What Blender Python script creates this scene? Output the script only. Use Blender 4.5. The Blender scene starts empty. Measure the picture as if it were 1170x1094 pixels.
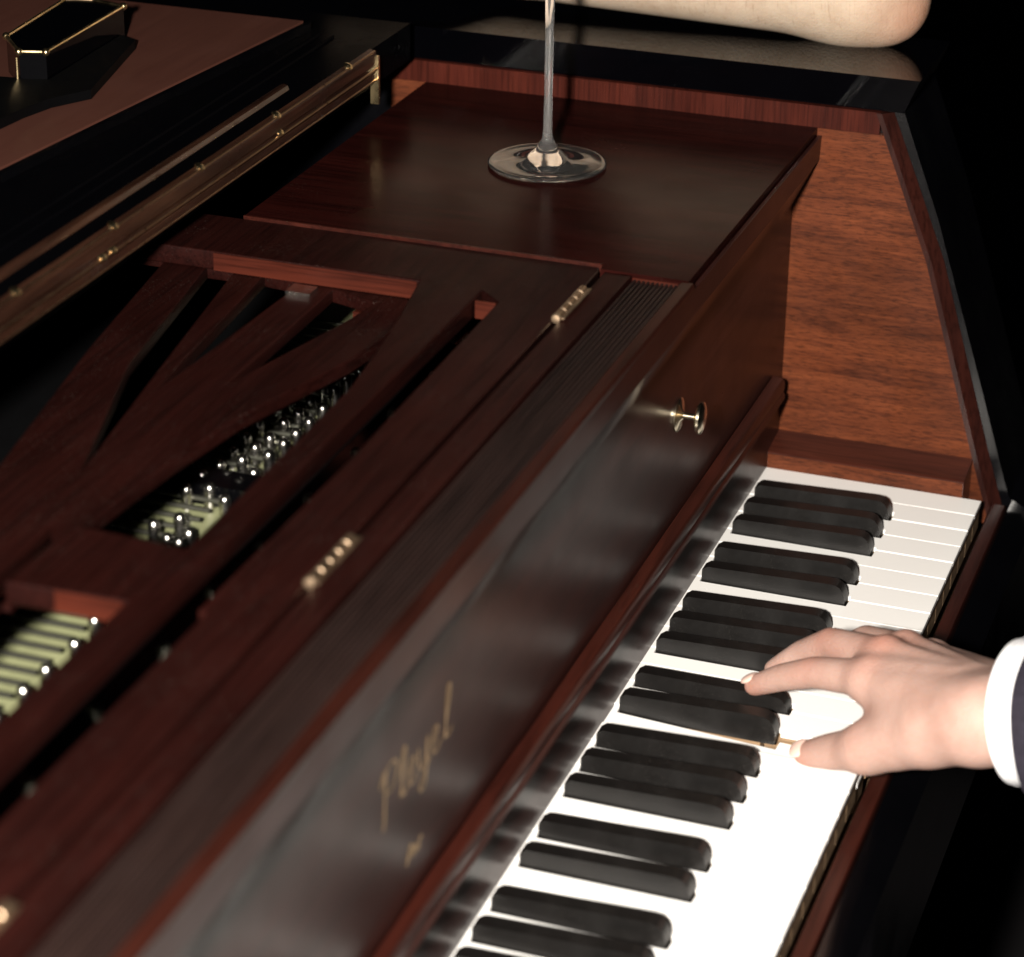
import bpy, bmesh, math, random
import numpy as np
from mathutils import Vector, Matrix

random.seed(7)
scene = bpy.context.scene
COL = scene.collection

# ------------------------------------------------------------------ camera
cam_data = bpy.data.cameras.new("camera")
cam = bpy.data.objects.new("camera", cam_data)
COL.objects.link(cam)
cam_pos = Vector((-1.53926, -0.21975, 0.72998))
fwd = Vector((0.853554, 0.299596, -0.426249))
right = Vector((0.336662, -0.941544, 0.012377))
up = Vector((0.397624, 0.154066, 0.904521))
m3 = Matrix((right, up, -fwd)).transposed()
cam.matrix_world = Matrix.Translation(cam_pos) @ m3.to_4x4()
cam_data.sensor_width = 36.0
cam_data.lens = 2999.73 / 1170.0 * 36.0
cam_data.clip_start = 0.02
cam_data.clip_end = 60
cam_data.dof.use_dof = True
cam_data.dof.focus_distance = 1.55
cam_data.dof.aperture_fstop = 7.5
cam_data.dof.aperture_blades = 0
scene.camera = cam

# ------------------------------------------------------------------ light
world = bpy.data.worlds.new("World")
scene.world = world
world.use_nodes = True
bg = world.node_tree.nodes["Background"]
bg.inputs[0].default_value = (0.55, 0.6, 0.8, 1)
bg.inputs[1].default_value = 0.0022

def lamp(name, loc, power, radius, color):
    d = bpy.data.lights.new(name, 'POINT')
    d.energy = power
    d.shadow_soft_size = radius
    d.color = color
    o = bpy.data.objects.new(name, d)
    COL.objects.link(o)
    o.location = loc
    return o
lamp("flash_lamp", (-1.66, -0.094, 0.78), 300, 0.034, (1.0, 0.935, 0.85))

scene.view_settings.view_transform = 'Standard'
scene.view_settings.look = 'None'
scene.view_settings.exposure = 0.0
scene.view_settings.gamma = 1.0
scene.view_settings.use_curve_mapping = False
scene.render.engine = 'CYCLES'
scene.cycles.max_bounces = 12
scene.cycles.transmission_bounces = 12
scene.cycles.caustics_refractive = True
scene.cycles.caustics_reflective = False
scene.cycles.sample_clamp_indirect = 6
scene.cycles.use_denoising = True

# ------------------------------------------------------------------ materials
def new_mat(name):
    m = bpy.data.materials.new(name)
    m.use_nodes = True
    nt = m.node_tree
    return m, nt, nt.nodes["Principled BSDF"]

def N(nt, t, **kw):
    n = nt.nodes.new(t)
    for k, v in kw.items():
        setattr(n, k, v)
    return n

def coords(nt, scale, rot=(0, 0, 0), loc=(0, 0, 0)):
    tc = N(nt, 'ShaderNodeTexCoord')
    mp = N(nt, 'ShaderNodeMapping')
    mp.inputs['Scale'].default_value = scale
    mp.inputs['Rotation'].default_value = rot
    mp.inputs['Location'].default_value = loc
    nt.links.new(tc.outputs['Object'], mp.inputs['Vector'])
    return mp.outputs['Vector']

def noise(nt, vec, scale, detail=4, rough=0.55, dist=0.0):
    n = N(nt, 'ShaderNodeTexNoise')
    n.inputs['Scale'].default_value = scale
    n.inputs['Detail'].default_value = detail
    n.inputs['Roughness'].default_value = rough
    n.inputs['Distortion'].default_value = dist
    nt.links.new(vec, n.inputs['Vector'])
    return n.outputs['Fac']

def ramp(nt, fac, stops):
    r = N(nt, 'ShaderNodeValToRGB')
    e = r.color_ramp.elements
    while len(e) > 1:
        e.remove(e[-1])
    for i, (p, c) in enumerate(stops):
        el = e[0] if i == 0 else e.new(p)
        el.position = p
        el.color = (*c, 1) if len(c) == 3 else c
    nt.links.new(fac, r.inputs['Fac'])
    return r.outputs['Color']

def mixc(nt, fac, a, b, blend='MIX'):
    mx = N(nt, 'ShaderNodeMix', data_type='RGBA', blend_type=blend)
    for s, v in ((0, fac), (6, a), (7, b)):
        if hasattr(v, 'links'):
            nt.links.new(v, mx.inputs[s])
        else:
            mx.inputs[s].default_value = v if s == 0 else (*v, 1)
    return mx.outputs[2]

def rough_noise(nt, b, lo, hi, scale=35, vec=None):
    vec = vec or coords(nt, (1, 1, 1))
    f = noise(nt, vec, scale, 5, 0.6)
    mr = N(nt, 'ShaderNodeMapRange')
    mr.inputs[1].default_value = 0.3
    mr.inputs[2].default_value = 0.7
    mr.inputs[3].default_value = lo
    mr.inputs[4].default_value = hi
    nt.links.new(f, mr.inputs[0])
    nt.links.new(mr.outputs[0], b.inputs['Roughness'])

def bump(nt, b, height, strength, dist=0.001):
    bp = N(nt, 'ShaderNodeBump')
    bp.inputs['Strength'].default_value = strength
    bp.inputs['Distance'].default_value = dist
    nt.links.new(height, bp.inputs['Height'])
    nt.links.new(bp.outputs['Normal'], b.inputs['Normal'])

def wood(name, light, mid, dark, along='Y', rough=(0.25, 0.4), coat=0.3, coat_rough=0.1, figure=1.0, spec=0.5, poredark=0.45, fine=1.0, bumpy=0.12, pore_scale=None):
    m, nt, b = new_mat(name)
    s = {'X': (3, 40, 40), 'Y': (40, 3, 40), 'Z': (40, 40, 3)}[along]
    sp = {'X': (14, 420, 420), 'Y': (420, 14, 420), 'Z': (420, 420, 14)}[along]
    sb = {'X': (4, 11, 11), 'Y': (11, 4, 11), 'Z': (11, 11, 4)}[along]
    grain = noise(nt, coords(nt, s), 1.6 * fine, 8, 0.66, 0.9)
    col = ramp(nt, grain, [(0.28, dark), (0.48, mid), (0.72, light)])
    big = noise(nt, coords(nt, sb, loc=(1.3, 2.1, 0.4)), 1.5, 3, 0.5, 1.2)
    shade = ramp(nt, big, [(0.33, (0.45, 0.42, 0.40)), (0.62, (1, 1, 1))])
    col = mixc(nt, 0.75 * figure, col, shade, 'MULTIPLY')
    pores = noise(nt, coords(nt, pore_scale or sp), 1.0, 3, 0.7)
    pm = ramp(nt, pores, [(0.36, (poredark,) * 3), (0.52, (1, 1, 1))])
    col = mixc(nt, 0.8, col, pm, 'MULTIPLY')
    nt.links.new(col, b.inputs['Base Color'])
    rough_noise(nt, b, rough[0], rough[1], 22)
    b.inputs['Coat Weight'].default_value = coat
    b.inputs['Coat Roughness'].default_value = coat_rough
    b.inputs['Specular IOR Level'].default_value = spec
    if bumpy:
        bump(nt, b, pores, bumpy, 0.0004)
    return m

def plain(name, color, rough=(0.3, 0.45), metallic=0.0, spec=0.5, coat=0.0, nscale=40, var=0.12, bumpy=0.0):
    m, nt, b = new_mat(name)
    v = coords(nt, (1, 1, 1))
    f = noise(nt, v, nscale, 5, 0.6)
    lo = tuple(c * (1 - var) for c in color)
    hi = tuple(min(1, c * (1 + var)) for c in color)
    nt.links.new(ramp(nt, f, [(0.3, lo), (0.7, hi)]), b.inputs['Base Color'])
    rough_noise(nt, b, rough[0], rough[1], nscale * 0.7, v)
    b.inputs['Metallic'].default_value = metallic
    b.inputs['Specular IOR Level'].default_value = spec
    b.inputs['Coat Weight'].default_value = coat
    if bumpy:
        bump(nt, b, noise(nt, v, nscale * 6, 4, 0.6), bumpy, 0.0006)
    return m

M = {}
M['cheek'] = wood('mahogany_veneer', (0.148, 0.0390, 0.0135), (0.102, 0.0258, 0.0094), (0.046, 0.0112, 0.0048), 'Y', (0.4, 0.55), 0.0, 0.2, 1.0, spec=0.15, fine=3.2, poredark=0.34, pore_scale=(1100, 150, 1100))
M['cheek_edge'] = wood('mahogany_edge', (0.030, 0.0075, 0.005), (0.022, 0.0055, 0.0038), (0.013, 0.0033, 0.0026), 'Z', (0.3, 0.4), 0.0, 0.12, 0.5, spec=0.3)
M['desk'] = wood('dark_mahogany', (0.0165, 0.0036, 0.0027), (0.0122, 0.0027, 0.0021), (0.0072, 0.0018, 0.0015), 'X', (0.36, 0.46), 0.0, 0.18, 0.6, spec=0.12)
M['shelf'] = wood('polished_mahogany', (0.024, 0.0046, 0.0035), (0.016, 0.0033, 0.0027), (0.0095, 0.0023, 0.0020), 'Y', (0.20, 0.28), 0.0, 0.08, 0.7, spec=0.032, bumpy=0.0)
M['board'] = wood('name_board_polish', (0.034, 0.0098, 0.0078), (0.025, 0.0076, 0.0062), (0.016, 0.0053, 0.0046), 'X', (0.27, 0.34), 0.0, 0.13, 0.6, spec=0.17, bumpy=0.0)
M['trim'] = wood('mahogany_trim', (0.042, 0.0092, 0.0055), (0.029, 0.0064, 0.0041), (0.015, 0.0035, 0.0026), 'X', (0.28, 0.38), 0.0, 0.1, 0.5, spec=0.3)
M['lip'] = wood('ledge_lip_wood', (0.027, 0.0068, 0.0042), (0.019, 0.0049, 0.0032), (0.011, 0.0028, 0.0021), 'X', (0.3, 0.4), 0.0, 0.1, 0.5, spec=0.2)
M['rib'] = wood('ribbed_ledge_wood', (0.020, 0.0108, 0.0090), (0.0155, 0.0083, 0.0071), (0.0105, 0.0058, 0.0051), 'X', (0.38, 0.5), 0.0, 0.2, 0.4, spec=0.25)
M['bar'] = wood('amber_lid_edge', (0.046, 0.020, 0.011), (0.028, 0.0115, 0.007), (0.012, 0.005, 0.0035), 'X', (0.2, 0.3), 0.1, 0.08, 0.9)
M['lidpanel'] = wood('lid_warm_reflection', (0.078, 0.030, 0.021), (0.072, 0.027, 0.019), (0.064, 0.024, 0.017), 'X', (0.3, 0.4), 0.0, 0.15, 0.15, spec=0.4, poredark=0.92)  # warm brown reflection in the lid, painted as the flap's colour
M['lit_edge'] = wood('lit_edge_wood', (0.062, 0.0128, 0.0066), (0.046, 0.0094, 0.0052), (0.026, 0.0056, 0.0034), 'Y', (0.4, 0.5), 0.0, 0.1, 0.6, spec=0.1)  # desk wood lightened where the lamp strikes end faces
M['strip'] = wood('rim_strip_wood', (0.070, 0.0142, 0.0082), (0.050, 0.0100, 0.0062), (0.026, 0.0055, 0.0038), 'Z', (0.35, 0.45), 0.0, 0.1, 0.9, spec=0.1)
M['old_brass'] = plain('old_brass', (0.50, 0.36, 0.24), (0.34, 0.48), metallic=1.0, nscale=150)
M['bronze'] = plain('bronze', (0.42, 0.27, 0.17), (0.25, 0.4), metallic=1.0, nscale=150)
M['pale_brass'] = plain('pale_brass', (0.80, 0.70, 0.52), (0.16, 0.28), metallic=1.0, nscale=120)
M['keybed'] = plain('keybed_wood', (0.17, 0.10, 0.055), (0.5, 0.65))
M['keywood'] = wood('key_stick_wood', (0.34, 0.22, 0.13), (0.28, 0.18, 0.10), (0.2, 0.12, 0.07), 'Y', (0.5, 0.6), 0.0, 0.3, 0.4)
M['lacquer'] = plain('black_lacquer', (0.0007, 0.0007, 0.0011), (0.03, 0.08), spec=0.26, coat=0.0, nscale=25)
M['lacquer_arm'] = plain('arm_lacquer', (0.0012, 0.0012, 0.0018), (0.16, 0.30), spec=0.6, nscale=30)
M['lacquer_soft'] = plain('worn_black_lacquer', (0.0010, 0.0010, 0.0014), (0.14, 0.26), spec=0.5, nscale=30)
M['lid'] = plain('lid_lacquer', (0.0010, 0.0010, 0.0014), (0.22, 0.34), spec=0.004, nscale=30)
M['ivory'] = plain('key_white', (0.82, 0.81, 0.79), (0.18, 0.32), spec=0.5, nscale=18, var=0.03)
M['ebony'] = plain('key_black', (0.0052, 0.0046, 0.0043), (0.32, 0.48), spec=0.4, nscale=60, var=0.35)
M['brass'] = plain('brass', (0.75, 0.58, 0.32), (0.18, 0.32), metallic=1.0, nscale=120)
M['gilt'] = plain('gilt_lettering', (0.32, 0.22, 0.12), (0.38, 0.52), metallic=0.5, nscale=150)
M['nickel'] = plain('nickel', (0.62, 0.60, 0.56), (0.16, 0.3), metallic=1.0, nscale=200)
M['steel'] = plain('string_steel', (0.10, 0.10, 0.08), (0.3, 0.4), metallic=0.8, nscale=200)
M['plate'] = plain('plate_gold_green', (0.215, 0.225, 0.120), (0.4, 0.55), nscale=60)
M['black'] = plain('shade_black', (0.0025, 0.0025, 0.0028), (0.85, 0.95), spec=0.02)  # near-black standing in for shade inside the case and between ribs
M['case_reflection'] = plain('reflection_black', (0.0008, 0.0008, 0.0010), (0.5, 0.6), spec=0.08, nscale=120)
M['floor'] = plain('dark_floor', (0.012, 0.011, 0.012), (0.5, 0.7), spec=0.2, nscale=4)
M['cuff'] = plain('shirt_cotton', (0.78, 0.78, 0.80), (0.7, 0.85), spec=0.2, nscale=300, var=0.04, bumpy=0.2)
M['thread'] = plain('cuff_thread', (0.5, 0.5, 0.52), (0.7, 0.8), spec=0.2)
M['suit'] = plain('dark_suit_wool', (0.017, 0.0145, 0.022), (0.75, 0.9), spec=0.2, nscale=250, var=0.3, bumpy=0.4)
M['nail'] = plain('fingernail', (0.66, 0.46, 0.39), (0.25, 0.35), spec=0.5, nscale=80, var=0.05)

def dust(m, amount, scale=1500, col=(0.20, 0.18, 0.16), thr=0.70):
    nt = m.node_tree
    b = nt.nodes["Principled BSDF"]
    src = b.inputs['Base Color'].links[0].from_socket
    v = coords(nt, (1, 1, 1), loc=(0.37, 0.11, 0.05))
    fine = ramp(nt, noise(nt, v, scale, 1, 0.5), [(thr, (0, 0, 0)), (thr + 0.05, (1, 1, 1))])
    patch = ramp(nt, noise(nt, v, 28, 3, 0.6), [(0.42, (0, 0, 0)), (0.70, (1, 1, 1))])
    f = mixc(nt, 1.0, fine, patch, 'MULTIPLY')
    sc = mixc(nt, 1.0, f, (amount,) * 3, 'MULTIPLY')
    nt.links.new(mixc(nt, sc, src, col), b.inputs['Base Color'])
dust(M['ebony'], 0.20, 1300, thr=0.66)
dust(M['desk'], 0.30, 1200, (0.16, 0.13, 0.11), 0.68)
dust(M['shelf'], 0.30, 1300, (0.16, 0.13, 0.11), 0.69)
dust(M['board'], 0.25, 1300, (0.16, 0.13, 0.11), 0.68)

def skin(name, lo, mid, hi, hair=False):
    m, nt, b = new_mat(name)
    v = coords(nt, (1, 1, 1))
    f = noise(nt, v, 38, 6, 0.6)
    col = ramp(nt, f, [(0.3, lo), (0.5, mid), (0.72, hi)])
    at = N(nt, 'ShaderNodeAttribute', attribute_name='flush')
    col = mixc(nt, at.outputs['Fac'], col, (mid[0] * 0.92, mid[1] * 0.56, mid[2] * 0.46))
    fine = noise(nt, v, 900, 3, 0.6)
    vo = N(nt, 'ShaderNodeTexVoronoi')
    vo.inputs['Scale'].default_value = 620
    nt.links.new(v, vo.inputs['Vector'])
    ad = N(nt, 'ShaderNodeMath', operation='ADD')
    nt.links.new(fine, ad.inputs[0])
    nt.links.new(vo.outputs['Distance'], ad.inputs[1])
    hgt = ad.outputs[0]
    blotch = ramp(nt, noise(nt, v, 75, 4, 0.65, 0.4), [(0.35, (0.90, 0.80, 0.76)), (0.6, (1, 1, 1))])
    col = mixc(nt, 0.3, col, blotch, 'MULTIPLY')
    if hair:
        hv = coords(nt, (160, 700, 45), rot=(0.35, 0, 0.1))
        hr = noise(nt, hv, 1.0, 3, 0.7, 0.5)
        hm = ramp(nt, hr, [(0.30, (0.62, 0.54, 0.46)), (0.42, (1, 1, 1))])
        col = mixc(nt, 0.55, col, hm, 'MULTIPLY')
    nt.links.new(col, b.inputs['Base Color'])
    b.inputs['Roughness'].default_value = 0.6
    b.inputs['Specular IOR Level'].default_value = 0.2
    b.inputs['Subsurface Weight'].default_value = 0.25
    b.inputs['Subsurface Radius'].default_value = (0.009, 0.004, 0.002)
    b.inputs['Subsurface Scale'].default_value = 0.5
    bump(nt, b, hgt, 0.35, 0.0006)
    return m
M['skin'] = skin('hand_skin', (0.35, 0.218, 0.178), (0.385, 0.248, 0.206), (0.42, 0.278, 0.234))
M['skin_arm'] = skin('arm_skin', (0.42, 0.325, 0.24), (0.475, 0.375, 0.285), (0.515, 0.41, 0.315), True)

m, nt, b = new_mat('clear_glass')
b.inputs['Base Color'].default_value = (1, 1, 1, 1)
b.inputs['Transmission Weight'].default_value = 1.0
b.inputs['Roughness'].default_value = 0.025
b.inputs['IOR'].default_value = 1.5
gr = noise(nt, coords(nt, (1, 1, 1)), 60, 2)
bump(nt, b, gr, 0.02, 0.0005)
out = nt.nodes["Material Output"]
df = N(nt, 'ShaderNodeBsdfDiffuse')
df.inputs['Color'].default_value = (0.85, 0.84, 0.82, 1)
mxs = N(nt, 'ShaderNodeMixShader')
sx = N(nt, 'ShaderNodeSeparateXYZ')
nt.links.new(coords(nt, (1, 1, 1)), sx.inputs[0])
mr = N(nt, 'ShaderNodeMapRange')               # pale veil standing in for refracted light, stronger on the stem than the foot
for k_, v_ in ((1, 0.006), (2, 0.020), (3, 0.012), (4, 0.060)):
    mr.inputs[k_].default_value = v_
nt.links.new(sx.outputs[2], mr.inputs[0])
nt.links.new(mr.outputs[0], mxs.inputs[0])
nt.links.new(b.outputs[0], mxs.inputs[1])
nt.links.new(df.outputs[0], mxs.inputs[2])
nt.links.new(mxs.outputs[0], out.inputs['Surface'])
M['glass'] = m

# ------------------------------------------------------------------ builders
def world_loc(o):
    v = Vector(o.location)
    while o.parent:
        o = o.parent
        v = v + Vector(o.location)
    return v

def link_mesh(name, me, mat, parent=None, origin=None, smooth=False):
    """me holds world coordinates; the object's origin goes to `origin` (default: centre)."""
    co = np.empty(len(me.vertices) * 3)
    me.vertices.foreach_get('co', co)
    co = co.reshape(-1, 3)
    if origin is None:
        origin = (co.min(0) + co.max(0)) / 2
    origin = np.array(origin, float)
    me.vertices.foreach_set('co', (co - origin).ravel())
    me.update()
    if mat is not None and not me.materials:
        me.materials.append(mat)
    if smooth:
        me.polygons.foreach_set('use_smooth', [True] * len(me.polygons))
    o = bpy.data.objects.new(name, me)
    COL.objects.link(o)
    if parent is not None:
        o.parent = parent
        origin = origin - np.array(world_loc(parent))
    o.location = origin
    return o

def bm_obj(name, bm, mat, parent=None, origin=None, smooth=False, bevel=0.0, seg=2, angle=0.6):
    if bevel > 0:
        edges = [e for e in bm.edges if len(e.link_faces) == 2 and e.calc_face_angle(0) > angle]
        bmesh.ops.bevel(bm, geom=edges, offset=bevel, segments=seg, profile=0.5, affect='EDGES', clamp_overlap=True)
    bmesh.ops.recalc_face_normals(bm, faces=bm.faces)
    me = bpy.data.meshes.new(name)
    bm.to_mesh(me)
    bm.free()
    o = link_mesh(name, me, mat, parent, origin, False)
    if smooth or bevel > 0:
        me.polygons.foreach_set('use_smooth', [True] * len(me.polygons))
        me.set_sharp_from_angle(angle=math.radians(40))
    if bevel > 0:
        wn = o.modifiers.new('weighted', 'WEIGHTED_NORMAL')
        wn.keep_sharp = True
        wn.weight = 100
    return o

def add_box(bm, x0, x1, y0, y1, z0, z1):
    vs = [bm.verts.new((x, y, z)) for x in (x0, x1) for y in (y0, y1) for z in (z0, z1)]
    for f in ((0, 1, 3, 2), (4, 6, 7, 5), (0, 4, 5, 1), (2, 3, 7, 6), (0, 2, 6, 4), (1, 5, 7, 3)):
        bm.faces.new([vs[i] for i in f])

def box(name, x0, x1, y0, y1, z0, z1, mat, parent=None, bevel=0.0, seg=2):
    bm = bmesh.new()
    add_box(bm, x0, x1, y0, y1, z0, z1)
    return bm_obj(name, bm, mat, parent, bevel=bevel, seg=seg)

def add_prism(bm, pts, axis, a, b):
    """closed outline pts (2D) extruded along axis from a to b."""
    def P(p, t):
        if axis == 'X':
            return (t, p[0], p[1])
        if axis == 'Y':
            return (p[0], t, p[1])
        return (p[0], p[1], t)
    A = [bm.verts.new(P(p, a)) for p in pts]
    B = [bm.verts.new(P(p, b)) for p in pts]
    n = len(pts)
    bm.faces.new(A)
    bm.faces.new(B[::-1])
    for i in range(n):
        bm.faces.new((A[i], B[i], B[(i + 1) % n], A[(i + 1) % n]))

def prism(name, pts, axis, a, b, mat, parent=None, bevel=0.0, seg=2, smooth=False):
    bm = bmesh.new()
    add_prism(bm, pts, axis, a, b)
    return bm_obj(name, bm, mat, parent, bevel=bevel, seg=seg, smooth=smooth)

def frame_of(d):
    d = Vector(d).normalized()
    a = Vector((0, 0, 1)) if abs(d.z) < 0.9 else Vector((1, 0, 0))
    u = d.cross(a).normalized()
    return d, u, d.cross(u).normalized()

def add_lathe(bm, base, direction, profile, n=28, close=True):
    """profile: list of (distance along axis, radius)."""
    d, u, v = frame_of(direction)
    base = Vector(base)
    rings = []
    for t, r in profile:
        if r < 1e-6:
            rings.append([bm.verts.new(base + d * t)])
        else:
            rings.append([bm.verts.new(base + d * t + (u * math.cos(k * 2 * math.pi / n) + v * math.sin(k * 2 * math.pi / n)) * r) for k in range(n)])
    for A, B in zip(rings, rings[1:]):
        if len(A) == 1 and len(B) == 1:
            continue
        if len(A) == 1:
            for k in range(n):
                bm.faces.new((A[0], B[k], B[(k + 1) % n]))
        elif len(B) == 1:
            for k in range(n):
                bm.faces.new((A[k], B[0], A[(k + 1) % n]))
        else:
            for k in range(n):
                bm.faces.new((A[k], B[k], B[(k + 1) % n], A[(k + 1) % n]))
    if close:
        for R in (rings[0], rings[-1]):
            if len(R) > 1:
                bm.faces.new(R)

def add_tube(bm, pts, r, n=8):
    pts = [Vector(p) for p in pts]
    rings = []
    for i, p in enumerate(pts):
        d = (pts[min(i + 1, len(pts) - 1)] - pts[max(i - 1, 0)])
        d, u, v = frame_of(d)
        rr = r[i] if isinstance(r, (list, tuple)) else r
        rings.append([bm.verts.new(p + (u * math.cos(k * 2 * math.pi / n) + v * math.sin(k * 2 * math.pi / n)) * rr) for k in range(n)])
    for A, B in zip(rings, rings[1:]):
        best = min(range(n), key=lambda s: sum((A[k].co - B[(k + s) % n].co).length for k in range(n)))
        for k in range(n):
            bm.faces.new((A[k], B[(k + best) % n], B[(k + 1 + best) % n], A[(k + 1) % n]))
    bm.faces.new(rings[0])
    bm.faces.new(rings[-1])

def empty(name, loc):
    o = bpy.data.objects.new(name, None)
    COL.objects.link(o)
    o.location = loc
    o.empty_display_size = 0.05
    return o

def tag(o, label=None, cat=None, group=None, kind=None):
    if label: o['label'] = label
    if cat: o['category'] = cat
    if group: o['group'] = group
    if kind: o['kind'] = kind
    return o

def copy_part(src, parent, delta):
    c = src.copy()
    COL.objects.link(c)
    c.parent = parent
    c.location = Vector(src.location) + Vector(delta)
    return c

# ------------------------------------------------------------------ setting
floor_z = -0.72
bm = bmesh.new()
add_box(bm, -6, 6, -6, 6, floor_z - 0.05, floor_z)
tag(bm_obj('floor', bm, M['floor']), kind='structure')

# ------------------------------------------------------------------ the piano
W = 0.0235                     # white key pitch
XL = -1.26                     # bass end that the body is built to
PX = 0.03                      # inner face of the treble cheek
piano = empty('grand_piano', (-0.6, 0.2, floor_z))
tag(piano, 'mahogany and black lacquered grand piano with open fretwork desk, keyboard and folded lid', 'grand piano')

# case: treble rim with its sloping arm, black lacquer
arm_front = [(0.0762, 0.2400), (0.0490, 0.172), (0.0105, 0.058), (-0.0085, 0.000), (-0.013, -0.012), (-0.030, -0.020), (-0.032, -0.12), (1.3, -0.12), (1.3, 0.2400)]
case = prism('case_rim', arm_front, 'X', PX + 0.0056, 0.130, M['lacquer_arm'], piano, bevel=0.0060, seg=5)
# the black lip above the veneer, along the inside of the rim
prism('rim_top', [(0.0762, 0.2404), (0.0675, 0.2620), (1.3, 0.2620), (1.3, 0.2404)], 'X', PX + 0.003, 0.130, M['lacquer'], piano, bevel=0.0026, seg=4)
# mahogany cheek lining
cheek_pts = [(0.0885, 0.2255), (0.0835, 0.2255), (0.0500, 0.1460), (0.0115, 0.0210), (-0.0030, -0.030), (0.42, -0.03), (0.42, 0.2255)]
prism('cheek_panel', cheek_pts, 'X', PX, PX + 0.0050, M['cheek'], piano, bevel=0.0008, seg=1)
# front edge of the lining, end grain, set 2 mm proud
bm = bmesh.new()
inn = [(0.0890, 0.2398), (0.0500, 0.1460), (0.0110, 0.0210), (-0.0075, -0.0350)]
out = [(0.0825, 0.2398), (0.0432, 0.1460), (0.0042, 0.0210), (-0.0145, -0.0350)]
cols = []
for (yi, z), (yo, zo) in zip(inn, out):
    cols.append([bm.verts.new(p) for p in ((PX - 0.0016, yi, z), (PX + 0.0052, yo, zo), (PX + 0.0052, yi + 0.004, z), (PX - 0.0016, yi + 0.0035, z))])
for A, B in zip(cols, cols[1:]):
    for k in range(4):
        bm.faces.new((A[k], B[k], B[(k + 1) % 4], A[(k + 1) % 4]))
bm.faces.new(cols[0]); bm.faces.new(cols[-1])
bm_obj('cheek_edge', bm, M['cheek_edge'], piano, bevel=0.0004, seg=1)
box('rim_strip', PX - 0.0004, PX + 0.0050, 0.0900, 1.0, 0.2258, 0.2400, M['strip'], piano, bevel=0.0006)
# key block at the treble end
prism('key_block', [(0.0008, -0.02), (0.0008, 0.0102), (0.0022, 0.0114), (0.0296, 0.0150), (0.0296, -0.02)], 'Y', 0.0125, 0.1425, wood('key_block_wood', (0.075, 0.018, 0.010), (0.05, 0.012, 0.007), (0.028, 0.007, 0.005), 'Y', (0.3, 0.42), 0.15, 0.15, 0.6), piano, bevel=0.0008, seg=1)
prism('key_block_face', [(0.0001, -0.012), (0.0001, 0.0098), (0.0007, 0.0098), (0.0007, -0.012)], 'Y', 0.0128, 0.1422, M['cheek'], piano)

# key bed, key slip and the black front rail
box('keybed', XL, 0.028, -0.002, 0.40, -0.075, -0.035, M['keybed'], piano)
prism('key_slip', [(-0.0032, -0.060), (-0.0032, -0.0135), (-0.0042, -0.0122), (-0.0120, -0.0122), (-0.0134, -0.0140), (-0.0134, -0.060)], 'X', XL, 0.024, M['trim'], piano, bevel=0.0006, seg=1)
prism('front_rail', [(-0.0137, -0.12), (-0.0137, -0.0170), (-0.022, -0.0190), (-0.030, -0.026), (-0.032, -0.12)], 'X', XL, PX + 0.02, M['lacquer_soft'], piano, bevel=0.001, seg=2)

# ---- keys
o7 = 7 * W
BC = {'C': .9, 'D': 2.1, 'F': 3.857, 'G': 5.0, 'A': 6.143}      # centres in key widths from C
def bx(n, octave):
    return -W - o7 * octave + BC[n] * W
KEY_BACK = 0.165
def make_white(i):
    """i = 0 is the top C; the sides are notched round the black keys."""
    x1 = -i * W - 0.0004
    x0 = -(i + 1) * W + 0.0004
    letter = 'CBAGFED'[i % 7]
    octave = (i + 6) // 7                         # octave whose C starts it (1 = first below the top C)
    bl = {'C': None, 'D': 'C', 'E': 'D', 'F': None, 'G': 'F', 'A': 'G', 'B': 'A'}[letter]
    br = {'C': 'C', 'D': 'D', 'E': None, 'F': 'F', 'G': 'G', 'A': 'A', 'B': None}[letter]
    if i == 0:
        octave, br = 0, None
    gap = 0.0068
    xl = x0 if bl is None else bx(bl, octave) + gap
    xr = x1 if br is None else bx(br, octave) - gap
    xl2 = xl if bl is None else bx(bl, octave) + 0.0004
    xr2 = xr if br is None else bx(br, octave) - 0.0004
    bm = bmesh.new()
    out = [(x0, 0.0), (x1, 0.0), (x1, 0.0485), (xr, 0.0485), (xr, 0.1390), (xr2, 0.1390), (xr2, KEY_BACK), (xl2, KEY_BACK), (xl2, 0.1390), (xl, 0.1390), (xl, 0.0485), (x0, 0.0485)]
    pts = []
    for q in out:
        if not pts or (abs(q[0] - pts[-1][0]) > 1e-6 or abs(q[1] - pts[-1][1]) > 1e-6):
            pts.append(q)
    add_prism(bm, pts, 'Z', -0.0032, 0.0)
    fr = 0.0004
    tops = [e for e in bm.edges if all(v.co.z > -0.0001 for v in e.verts)]
    bmesh.ops.bevel(bm, geom=tops, offset=0.00025, segments=1, profile=0.5, affect='EDGES')
    old = set(bm.faces)
    add_box(bm, x0 + fr, x1 - fr, 0.0006, 0.0018, -0.019, -0.0033)          # front plate
    add_box(bm, x0 + fr, x1 - fr, 0.0019, 0.0475, -0.021, -0.0033)          # wooden stick
    add_box(bm, xl + fr, xr - fr, 0.0476, KEY_BACK, -0.021, -0.0033)
    bmesh.ops.recalc_face_normals(bm, faces=bm.faces)
    me = bpy.data.meshes.new('white_key')
    bm.faces.ensure_lookup_table()
    for k, f in enumerate(bm.faces):
        f.material_index = 0 if f in old else 1
    bm.to_mesh(me)
    bm.free()
    me.materials.append(M['ivory'])
    me.materials.append(M['keywood'])
    o = link_mesh('white_key', me, None, piano, origin=((x0 + x1) / 2, KEY_BACK, 0.0))
    o.rotation_euler.x = random.uniform(-0.0012, 0.0012)
    return o
NWHITE = 36
whites = [make_white(i) for i in range(NWHITE)]
whites[14].rotation_euler.x = 0.0085 / KEY_BACK       # the C under the thumb is pressed down

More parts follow.
